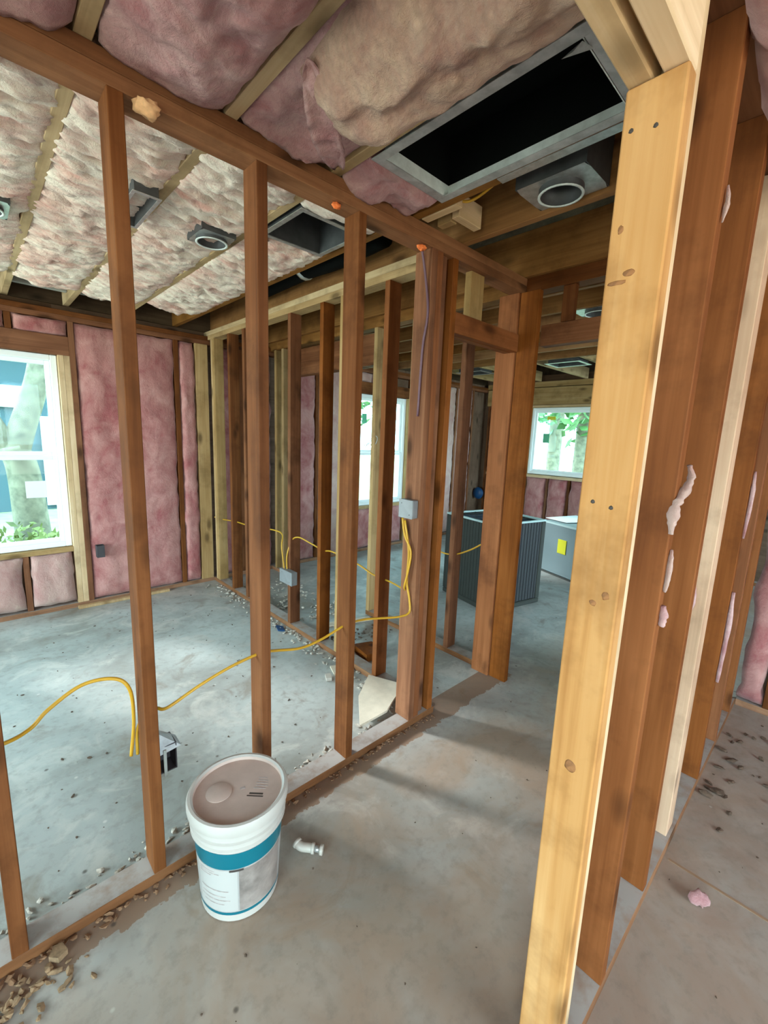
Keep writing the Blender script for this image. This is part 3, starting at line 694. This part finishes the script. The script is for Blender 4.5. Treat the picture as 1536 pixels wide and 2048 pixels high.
cable('yellow cable drooping between joists above the hall', [(1.47, .93, 2.50), (1.50, .98, 2.47), (1.53, 1.08, 2.45), (1.52, 1.17, 2.425), (1.47, 1.22, 2.43)])
cable('purple-grey cable running down the top of the corner stud', [(1.50, 1.40, 2.32), (1.53, 1.395, 2.2), (1.54, 1.38, 2.05), (1.539, 1.40, 1.9), (1.539, 1.41, 1.6)], 'cableb')
cable('grey coil of wire hanging in front of the middle window', [(2.35, 2.75, 1.42), (2.36, 2.68, 1.44), (2.36, 2.62, 1.50), (2.36, 2.58, 1.49), (2.36, 2.60, 1.44), (2.36, 2.66, 1.43), (2.36, 2.61, 1.47), (2.36, 2.63, 1.50), (2.36, 2.72, 1.41)], 'conduit', .003)
def jbox(label, x, y, z, sx, sy, sz):
    o = tag(empty('junction_box', (x, y, z)), label, 'electrical box')
    board('box_body', o, x - sx / 2 + .004, x + sx / 2, y - sy / 2, y + sy / 2, z - sz / 2, z + sz / 2, M['box'], .003)
    board('box_cover', o, x - sx / 2, x - sx / 2 + .003, y - sy / 2 - .001, y + sy / 2 + .001, z - sz / 2 - .001, z + sz / 2 + .001, M['box'], .001)
    for dy, dz in ((.3, .3), (-.3, -.3)): lump('screw', o, (x - sx / 2 - .0005, y + sy * dy, z + sz * dz), (.001, .003, .003), M['ink'], 1, 1, .05)
    return o
jbox('square grey steel box on the corner stud beside the doorway', 1.523, 1.425, 1.162, .042, .088, .088)
jbox('small grey steel box low on a stud of the middle partition', 1.675, 2.775, .43, .05, .17, .10)
ob = tag(empty('outlet_box', (.725, 4.21, .46)), 'dark outlet box low in the pink wall right of the left window', 'electrical box')
box_open('box_side', ob, .70, .755, 4.165, 4.225, .415, .515, .004, M['boxd']); board('box_back', ob, .70, .755, 4.224, 4.228, .415, .515, M['boxd'], .001); board('outlet_face', ob, .708, .728, 4.168, 4.222, .43, .50, M['box'], .002)
ob2 = tag(empty('open_box', (.40, 1.46, .40)), 'open dark metal box and bent cover hanging on the stud behind the pail', 'electrical box')
for (a, b, c_, d, e, f) in ((.362, .366, 1.44, 1.51, .34, .44), (.366, .43, 1.505, 1.51, .34, .44), (.366, .43, 1.44, 1.51, .34, .344), (.366, .43, 1.44, 1.51, .436, .44), (.426, .43, 1.44, 1.51, .344, .436)):
    board('box_side', ob2, a, b, c_, d, e, f, M['boxd'], .001)
mesh_obj('bent_cover', [(.365, 1.45, .50), (.365, 1.50, .49), (.445, 1.50, .425), (.445, 1.44, .42), (.37, 1.435, .415), (.37, 1.437, .43)], [(0, 1, 2, 3), (0, 3, 4, 5)], M['galvd'], ob2)
board('strap', ob2, .385, .395, 1.432, 1.436, .33, .43, M['conduit'], .001)
# fire foam in the wire holes
for i, (x, y, z, s, m, lb) in enumerate(((.415, 1.372, 2.312, .024, 'foamt', 'tan foam blob under the top plate by the leftmost tall stud'), (1.035, 1.392, 2.312, .013, 'foam', 'orange fire foam blob on the top plate beside the fourth stud'), (1.49, 1.39, 2.308, .016, 'foam', 'orange fire foam blob where the purple cable enters the plate'), (1.71, 2.10, 2.31, .012, 'foam', 'small orange foam blob on the middle partition plate'))):
    o = lump('foam_blob', None, (x, y, z - .004), (s * 1.3, s, s * .8), M[m], i, 3, .5); tag(o, lb, 'foam')
# clinging tufts of pink insulation on the right partition
def tuft(label, pts, r, m='ins_hall'):
    P = catmull(pts, 5); n = len(P)
    rr = [r * (.35 + .65 * math.sin(PI * (i + .5) / n)) * (1 + .5 * noise.noise(Vector((i * .9, r * 100, 0)))) for i in range(n)]
    o = tube('insulation_tuft', P, rr, M[m], None, 9, False, .6, loc=P[0]); tag(o, label, 'insulation scrap'); return o
tuft('long pale rag of insulation curled over the first brown stud edge', [(1.178, .243, 1.462), (1.186, .238, 1.435), (1.155, .242, 1.40), (1.125, .246, 1.375), (1.122, .248, 1.34), (1.124, .247, 1.31)], .016, 'ins_pale')
tuft('pale shred of insulation lower on the first brown stud edge', [(1.15, .246, 1.27), (1.148, .245, 1.24), (1.146, .245, 1.20), (1.142, .246, 1.17)], .009, 'ins_pale')
tuft('triangular pink scrap of insulation low on the first brown stud', [(1.15, .246, 1.135), (1.15, .243, 1.11), (1.148, .243, 1.085)], .015)
tuft('small white shred high on the first brown stud', [(1.15, .246, 2.02), (1.15, .243, 1.99), (1.142, .245, 1.95)], .006, 'ins_pale')
tuft('thin pink strand stuck on the brown studs past the pale stud', [(2.25, .243, 1.42), (2.25, .241, 1.3), (2.24, .243, 1.15)], .010)
tuft('long dusky pink strand lower down past the pale stud', [(2.25, .243, .92), (2.25, .24, .75), (2.24, .243, .52)], .014)
tuft('pink tuft lying on the concrete of the right-hand room', [(1.62, .145, .014), (1.645, .12, .02), (1.655, .095, .014)], .022)
tuft('pink shred on the pale stud edge', [(1.798, .30, 1.03), (1.797, .297, .98), (1.797, .30, .94)], .008)

# ------------------------------------------------------------------ pail
def lathe(name, prof, m, parent, seg=48, cap0=False, cap1=False):
    V, F = [], []
    for (r, z) in prof:
        for k in range(seg):
            a = 2 * PI * k / seg; V.append((r * math.cos(a), r * math.sin(a), z))
    for i in range(len(prof) - 1):
        for k in range(seg):
            n = (k + 1) % seg; F.append((i * seg + k, i * seg + n, (i + 1) * seg + n, (i + 1) * seg + k))
    if cap0: F.append(tuple(range(seg))[::-1])
    if cap1: F.append(tuple((len(prof) - 1) * seg + k for k in range(seg)))
    me = bpy.data.meshes.new(name); me.from_pydata(V, [], F); me.update(); me.shade_smooth()
    o = link(name, me, m, parent)
    md = o.modifiers.new('edges', 'EDGE_SPLIT'); md.split_angle = math.radians(40); return o
pb = tag(empty('pail', (.536, 1.192, 0), math.radians(-50)), 'white plastic five gallon pail with a teal label band and dusty lid', 'bucket')
def rad(z): return .122 + (.141 - .122) * z / .36
prof = [(.116, 0), (.122, .004)] + [(rad(z), z) for z in (.05, .15, .27)] + [(.140, .272), (.147, .276), (.147, .280), (.142, .284), (.142, .296), (.149, .300), (.149, .304), (.143, .308), (.143, .322), (.149, .326), (.149, .331), (.143, .335), (.143, .35)]
lathe('pail_body', prof, M['pail'], pb, cap0=True)
lathe('lid', [(.147, .334), (.153, .336), (.155, .345), (.155, .362), (.151, .369), (.144, .370), (.138, .366), (.136, .357), (.075, .3545), (.0, .3545)], M['lid'], pb)
lathe('lid_rim', [(.1475, .3325), (.1540, .3345), (.1562, .345), (.1562, .362), (.152, .3705), (.144, .3715), (.1372, .367)], M['pail'], pb)
def wrap(name, z0, z1, a0, a1, m, off=.0012, seg=40):
    V, F = [], []
    for k in range(seg + 1):
        a = math.radians(a0 + (a1 - a0) * k / seg)
        for z in (z0, z1): r = rad(z) + off; V.append((r * math.cos(a), r * math.sin(a), z))
    for k in range(seg): F.append((2 * k, 2 * k + 2, 2 * k + 3, 2 * k + 1))
    me = bpy.data.meshes.new(name); me.from_pydata(V, [], F); me.update(); me.shade_smooth(); return link(name, me, m, pb)
wrap('label_sheet', .028, .262, 0, 360, M['label'], .0006, 60)
wrap('teal_band', .205, .262, 0, 360, M['teal'], .0012, 60)
wrap('teal_band', .030, .040, 0, 360, M['teal'], .0012, 60)
wrap('label_panel', .044, .202, -128, -68, M['labelw'], .0012)
wrap('label_photo', .044, .200, -66, 0, M['labelb'], .0012)
for z, a0, a1 in ((.190, -124, -98), (.182, -124, -92), (.174, -124, -104), (.12, -124, -80), (.10, -122, -84), (.085, -124, -78), (.07, -120, -86)):
    wrap('label_line', z, z + .003, a0, a1, M['inkg'], .0018, 12)
wrap('label_line', .196, .203, -78, -60, M['ink'], .002, 8)
# moulded spout disc and print on the lid
o = lathe('lid_spout', [(.040, .3548), (.040, .3575), (.036, .3595), (.0, .3595)], M['lid'], pb, 28); o.location = (-.058, -.018, 0)
def ink(x, y, sx, sy, a=0, m='ink'):
    me = box_mesh(sx, sy, .0006, 0, M[m]); o = link('lid_print', me, M[m], pb); o.location = (x, y, .3551); o.rotation_euler = (0, 0, a)
for i in range(5): ink(.062 + .004 * (i % 2), .055 - .011 * i + .01, .040, .0045, .1, 'inkg')
ink(.060, -.002, .044, .006, .1); ink(.060, -.012, .052, .004, .1)
ink(.008, .012, .016, .010, .5, 'inkg')
tube('lid_crack', [(-.022, .045, .356), (-.014, .032, .3565), (-.012, .012, .3568), (-.018, -.012, .356)], [.0045, .004, .0045, .003], M['ink'], pb, 6, False)

# ------------------------------------------------------------------ pipe elbow and scraps on the floor
pe = tag(empty('pipe_elbow', (.765, 1.125, 0), 0), 'white plastic pipe elbow lying on the concrete right of the pail', 'pipe fitting')
tube('elbow_body', [(.742, 1.172, .030), (.744, 1.160, .026), (.752, 1.148, .022), (.766, 1.135, .020), (.778, 1.122, .019)], .015, M['pvc'], pe, 14)
tube('elbow_socket', [(.742, 1.174, .031), (.7435, 1.164, .028)], .018, M['pvc'], pe, 14, False)
tube('elbow_socket', [(.776, 1.125, .019), (.783, 1.117, .019)], .018, M['pvc'], pe, 14, False)
tube('threaded_nipple', [(.783, 1.117, .019), (.798, 1.098, .018)], .011, M['galv'], pe, 12, False)
tube('elbow_collar', [(.796, 1.101, .018), (.803, 1.092, .018)], .017, M['pvc'], pe, 12, False)
def slab(name, label, cat, pts, h, m, z=.002, tilt=0):
    n = len(pts); zs = [z + tilt * i for i in range(n)] if tilt else [z] * n
    c = Vector((sum(p[0] for p in pts) / n, sum(p[1] for p in pts) / n, 0))
    V = [(p[0], p[1], (p[2] if len(p) > 2 else z)) for p in pts] + [(p[0], p[1], (p[2] if len(p) > 2 else z) + h) for p in pts]
    F = [tuple(range(n))[::-1], tuple(range(n, 2 * n))] + [(i, (i + 1) % n, n + (i + 1) % n, n + i) for i in range(n)]
    o = mesh_obj(name, V, F, m, None, False, c); tag(o, label, cat); return o
slab('drywall_scrap', 'square cream drywall offcut leaning on the sole plate corner', 'drywall scrap', [(1.32, 1.50), (1.51, 1.50), (1.76, 1.62), (1.67, 1.83), (1.48, 1.70)], .013, M['drywall'], .0385)
slab('wood_block', 'short dark brown wood block on the floor behind the drywall offcut', 'wood block', [(1.82, 2.02), (1.95, 1.98), (1.98, 2.15), (1.85, 2.20)], .05, M['rust'])
slab('drywall_scrap', 'small pinkish drywall piece left of the middle partition plate', 'drywall scrap', [(1.55, 2.02), (1.62, 1.98), (1.66, 2.08), (1.59, 2.12)], .012, M['drywall'])
slab('plaster_chip', 'small bright white chip on the floor near the middle partition', 'plaster chip', [(1.475, 2.00), (1.505, 1.985), (1.53, 2.035), (1.50, 2.05)], .02, M['pvc'])
slab('blue_wrapper', 'small blue wrapper on the debris beside the middle partition plate', 'wrapper', [(1.60, 2.80), (1.635, 2.76), (1.665, 2.84), (1.63, 2.89)], .01, M['blue'])
slab('loose_board', 'loose narrow board lying along the base of the back wall', 'board', [(.545, 4.165), (1.25, 4.165), (1.25, 4.205), (.545, 4.205)], .022, M['tan'])
slab('floor_scrap', 'flat light wood scrap crossing the gap between partitions', 'wood scrap', [(1.93, 2.62), (2.3, 2.5), (2.31, 2.56), (1.94, 2.68)], .012, M['drywall'])
slab('insulation_chunk', 'tan plaster chunk on the floor at the lower left', 'plaster chunk', [(.035, 1.335), (.055, 1.315), (.078, 1.325), (.07, 1.355), (.05, 1.36)], .018, M['tanr'])
def scatter(name, label, cat, n, fn, s0, s1, m):
    bm = bmesh.new()
    for i in range(n):
        x, y = fn(); s = random.uniform(s0, s1)
        mt = Matrix.Translation((x, y, s * .28)) @ Matrix.Rotation(random.uniform(0, 6.3), 4, 'Z') @ Matrix.Rotation(random.uniform(-.5, .5), 4, 'X') @ Matrix.Diagonal((s * random.uniform(.6, 1.8), s * random.uniform(.5, 1), s * random.uniform(.25, .6), 1))
        r = bmesh.ops.create_icosphere(bm, subdivisions=1, radius=.6, matrix=mt)
        for v in r['verts']: v.co += Vector((random.uniform(-1, 1), random.uniform(-1, 1), random.uniform(-.6, .6))) * s * .16
    o = bm_obj(name, bm, m, None); tag(o, label, cat, kind='stuff')
ru = random.uniform
scatter('rubble', 'plaster crumbs along the middle partition plate', 'rubble', 260, lambda: (1.69 - abs(random.gauss(0, .05)), ru(1.5, 4.1)), .006, .03, M['rubble'])
scatter('rubble', 'plaster crumbs in the gap between the two inner partitions', 'rubble', 150, lambda: (ru(1.8, 2.3), ru(2.72, 3.9)), .006, .035, M['rubble'])
scatter('debris', 'dark chips in the gap between the two inner partitions', 'debris', 60, lambda: (ru(1.82, 2.3), ru(2.24, 2.46)), .006, .025, M['rubbled'])
scatter('rubble', 'plaster crumbs behind the front sole plate', 'rubble', 170, lambda: (ru(-.1, 1.5), 1.475 + abs(random.gauss(0, .035))), .004, .02, M['rubble'])
scatter('rubble', 'tan plaster crumbs heaped at the lower left stud foot', 'rubble', 90, lambda: (random.gauss(-.05, .07), min(1.325, random.gauss(1.27, .035))), .005, .022, M['tanr'])
scatter('debris', 'dark chips scattered over the left room floor', 'debris', 110, lambda: (ru(-.3, 1.6), ru(1.55, 4.0)), .003, .012, M['rubbled'])
scatter('debris', 'dark chips on the right-hand room floor by the end wall', 'debris', 80, lambda: (ru(2.0, 3.15), ru(-.2, .23)), .006, .035, M['rubbled'])
scatter('debris', 'dark specks on the hall floor', 'debris', 45, lambda: (ru(.3, 2.6), ru(.0, 1.3)), .002, .008, M['rubbled'])
scatter('sawdust', 'brown sawdust heaped along the front sole plate', 'sawdust', 280, lambda: (ru(-.3, 1.74), 1.373 - min(.035, abs(random.gauss(0, .015)))), .004, .018, plain('sawdust', (.22, .12, .065), .95, 0, 50, .3))
jn = board('floor_joint', None, 1.742, 1.752, -3.0, .235, .0002, .002, plain('joint_filler', (.30, .19, .12), .9), 0); tag(jn, 'thin raised joint line across the right-hand room slab', 'floor joint', kind='structure')

# ------------------------------------------------------------------ air conditioning cabinets
ac = tag(empty('condenser_unit', (3.58, 2.215, 0), math.radians(-12.5)), 'dark grey square outdoor condenser unit standing past the doorway', 'air conditioner')
def lb(name, parent, x0, x1, y0, y1, z0, z1, m, bev=.003):
    me = box_mesh(x1 - x0, y1 - y0, z1 - z0, bev, m); o = link(name, me, m, parent); o.location = ((x0 + x1) / 2, (y0 + y1) / 2, (z0 + z1) / 2); return o
h = .325
lb('base_pan', ac, -h, h, -h, h, 0, .045, M['acs'], .008)
for sx in (-1, 1):
    for sy in (-1, 1): lb('corner_post', ac, sx * h - (.05 if sx > 0 else 0), sx * h + (0 if sx > 0 else .05), sy * h - (.05 if sy > 0 else 0), sy * h + (0 if sy > 0 else .05), .0455, .785, M['acs'], .006)
lb('side_panel', ac, -h + .008, -h + .02, -h + .05, h - .05, .0455, .785, M['acs'])
lb('side_panel', ac, h - .02, h - .008, -h + .05, h - .05, .0455, .785, M['acs'])
lb('side_panel', ac, -h + .05, h - .05, h - .02, h - .008, .0455, .785, M['acs'])
lb('coil_panel', ac, -h + .05, h - .05, -h + .016, -h + .026, .0455, .785, M['acs2'])
n = 15
for i in range(n):
    x = -h + .06 + i * (2 * h - .12) / (n - 1); lb('louvre_slat', ac, x - .010, x + .010, -h + .011, -h + .0155, .05, .78, M['acs2'], 0)
for i in range(n):
    y = -h + .06 + i * (2 * h - .12) / (n - 1); lb('louvre_slat', ac, -h + .004, -h + .0075, y - .010, y + .010, .05, .78, M['acs'], 0)
for (a, b, c_, d) in ((-h, h, -h, -h + .022), (-h, h, h - .022, h), (-h, -h + .022, -h + .022, h - .022), (h - .022, h, -h + .022, h - .022)): lb('top_rim', ac, a, b, c_, d, .7855, .803, M['acrim'])
lb('top_deck', ac, -h + .023, h - .023, -h + .023, h - .023, .755, .764, M['blue'], 0)
for k_, rr in enumerate((.26, .19, .12, .06)):
    V, F = ring_bm(0, 0, .785, .790, rr, .004, 30); me = bpy.data.meshes.new('fan_guard_ring'); me.from_pydata(V, [], F); me.update(); link('fan_guard_ring', me, M['acs2'], ac)
for k_ in range(4):
    o = lb('fan_guard_bar', ac, -.28, .28, -.003, .003, .7905, .795, M['acs2'], 0); o.rotation_euler = (0, 0, k_ * PI / 4)
lb('rating_plate', ac, -h - .0015, -h - .0005, .16, .24, .50, .56, M['sticker'], 0)
ah = tag(empty('air_handler', (4.86, 2.39, 0), math.radians(-19.5)), 'light grey blue air handler cabinet on its side with a yellow tag', 'air conditioner')
lb('cabinet', ah, 0, 1.0, -1.25, 0, .02, .60, M['acl'], .008)
lb('base_rail', ah, .0, 1.0, -1.25, 0, 0, .0195, M['acs'], 0)
lb('panel_edge', ah, -.002, .006, -1.25, 0, .585, .607, M['acrim'], .002)
lb('side_cover', ah, -.004, -.0005, -.9, -.02, .05, .57, M['acl'], .001)
lb('yellow_tag', ah, -.012, -.0045, -.42, -.30, .28, .44, M['yellow'], .002)
lb('paper_manual', ah, -.006, -.0045, -.80, -.62, .40, .54, M['sticker'], 0)
wg2 = slab('cardboard_sheet', 'pale papers lying on top of the light grey cabinet', 'paper', [(4.90, 2.1, .608), (5.3, 1.9, .608), (5.5, 2.25, .608), (5.0, 2.40, .608)], .006, M['sticker'])
lumpb = lump('blue_outlet_box', None, (6.22, 4.22, .62), (.05, .10, .10), M['blue'], 3, 3, .05); tag(lumpb, 'round blue plastic box against the far wall', 'electrical box')
wp = tag(empty('white_door_slab', (3.1, 2.95, 0), 0), 'narrow white slab edge standing left of the condenser', 'slab')
board('panel_face', wp, 3.12, 3.15, 2.72, 2.84, .08, .38, M['vinyl']); board('panel_foot', wp, 3.10, 3.17, 2.70, 2.86, 0, .079, M['boxd'])

# ------------------------------------------------------------------ outside
def leafball(name, parent, c, R, n, m, size=.14):
    V, F = [], []; c = Vector(c)
    for i in range(n):
        d = Vector((random.gauss(0, 1), random.gauss(0, 1), random.gauss(0, 1))).normalized()
        r = random.random() ** .4; p = c + Vector((d.x * R[0], d.y * R[1], d.z * R[2])) * r * (1 + .25 * noise.noise(d * 2.3 + c))
        u = Vector((random.gauss(0, 1), random.gauss(0, 1), random.gauss(0, 1))).normalized(); v = u.orthogonal().normalized(); s = size * random.uniform(.6, 1.4)
        b = len(V); V += [p - u * s, p + v * s * .5, p + u * s, p - v * s * .5]; F.append((b, b + 1, b + 2, b + 3))
    o = mesh_obj(name, V, F, m, parent); o['kind'] = 'stuff'; return o
def tree(label, x, y, h, R, n, m, lean=0):
    t = tag(empty('tree', (x, y, -.3)), label, 'tree')
    tube('trunk', [(x, y, -.3), (x + lean * .3, y, h * .35), (x + lean, y, h * .7)], [.20 + .0 * i for i in range(17)], M['bark'], t, 10)
    leafball('crown', t, (x + lean, y, h * .75), R, n, M[m]); return t
ft = tag(empty('forked_tree', (.50, 7.0, -.3)), 'pale forked tree trunk outside the left window', 'tree')
tube('trunk', [(.52, 7, -.3), (.50, 7, .3), (.47, 7, .9), (.40, 7, 1.22)], [.20 - .002 * i for i in range(25)], M['bark'], ft, 12)
tube('branch', [(.40, 7, 1.12), (.52, 7, 1.5), (.68, 7, 2.0), (.80, 7, 2.6), (.95, 7, 3.4)], [.15 - .0015 * i for i in range(33)], M['bark'], ft, 12)
tube('branch', [(.38, 7, 1.15), (.25, 7, 1.45), (.08, 7.1, 1.85), (-.15, 7.2, 2.8)], [.11 - .001 * i for i in range(25)], M['bark'], ft, 12)
leafball('crown', ft, (.4, 7.2, 4.6), (2.0, 1.8, 1.2), 1500, M['leaf'])
leafball('shrub_leaves', ft, (.25, 6.4, .0), (.9, .5, .34), 900, M['leafy'], .05)
hs = tag(empty('neighbour_house', (.5, 12, -.3)), 'blue-grey neighbouring house behind the forked tree', 'house')
board('house_wall', hs, -7, 4.6, 11.6, 12.0, -.3, 3.2, M['siding'], 0)
board('house_roof', hs, -7.5, 5.0, 11.2, 12.6, 3.2, 3.4, M['shingle'], 0)
board('white_band', hs, -7, 1.02, 11.52, 11.595, 1.80, 2.22, M['trimw'], 0)
board('downspout', hs, 1.12, 1.36, 11.5, 11.58, -.2, 1.65, M['trimw'], 0)
0 and board('house_window', hs, -.6, .5, 11.53, 11.59, .5, 1.6, M['sticker'], 0)
lp = 'tree outside the middle window'
tree('green leafy tree filling the middle window', 6.6, 9.0, 5.2, (2.0, 1.2, 2.4), 1900, 'leaf')
tree('darker green tree farther off past the middle window', 8.6, 12.0, 7.0, (2.2, 1.8, 3.2), 1700, 'leafd')
tree('bright leafy tree filling the short far window', 10.5, 4.3, 4.6, (1.2, 1.5, 1.9), 1300, 'leaf')
tree('darker tree behind the bright one outside the short far window', 13.0, 6.2, 6.0, (1.5, 1.8, 2.6), 1300, 'leafd')
bpy.context.view_layer.update()
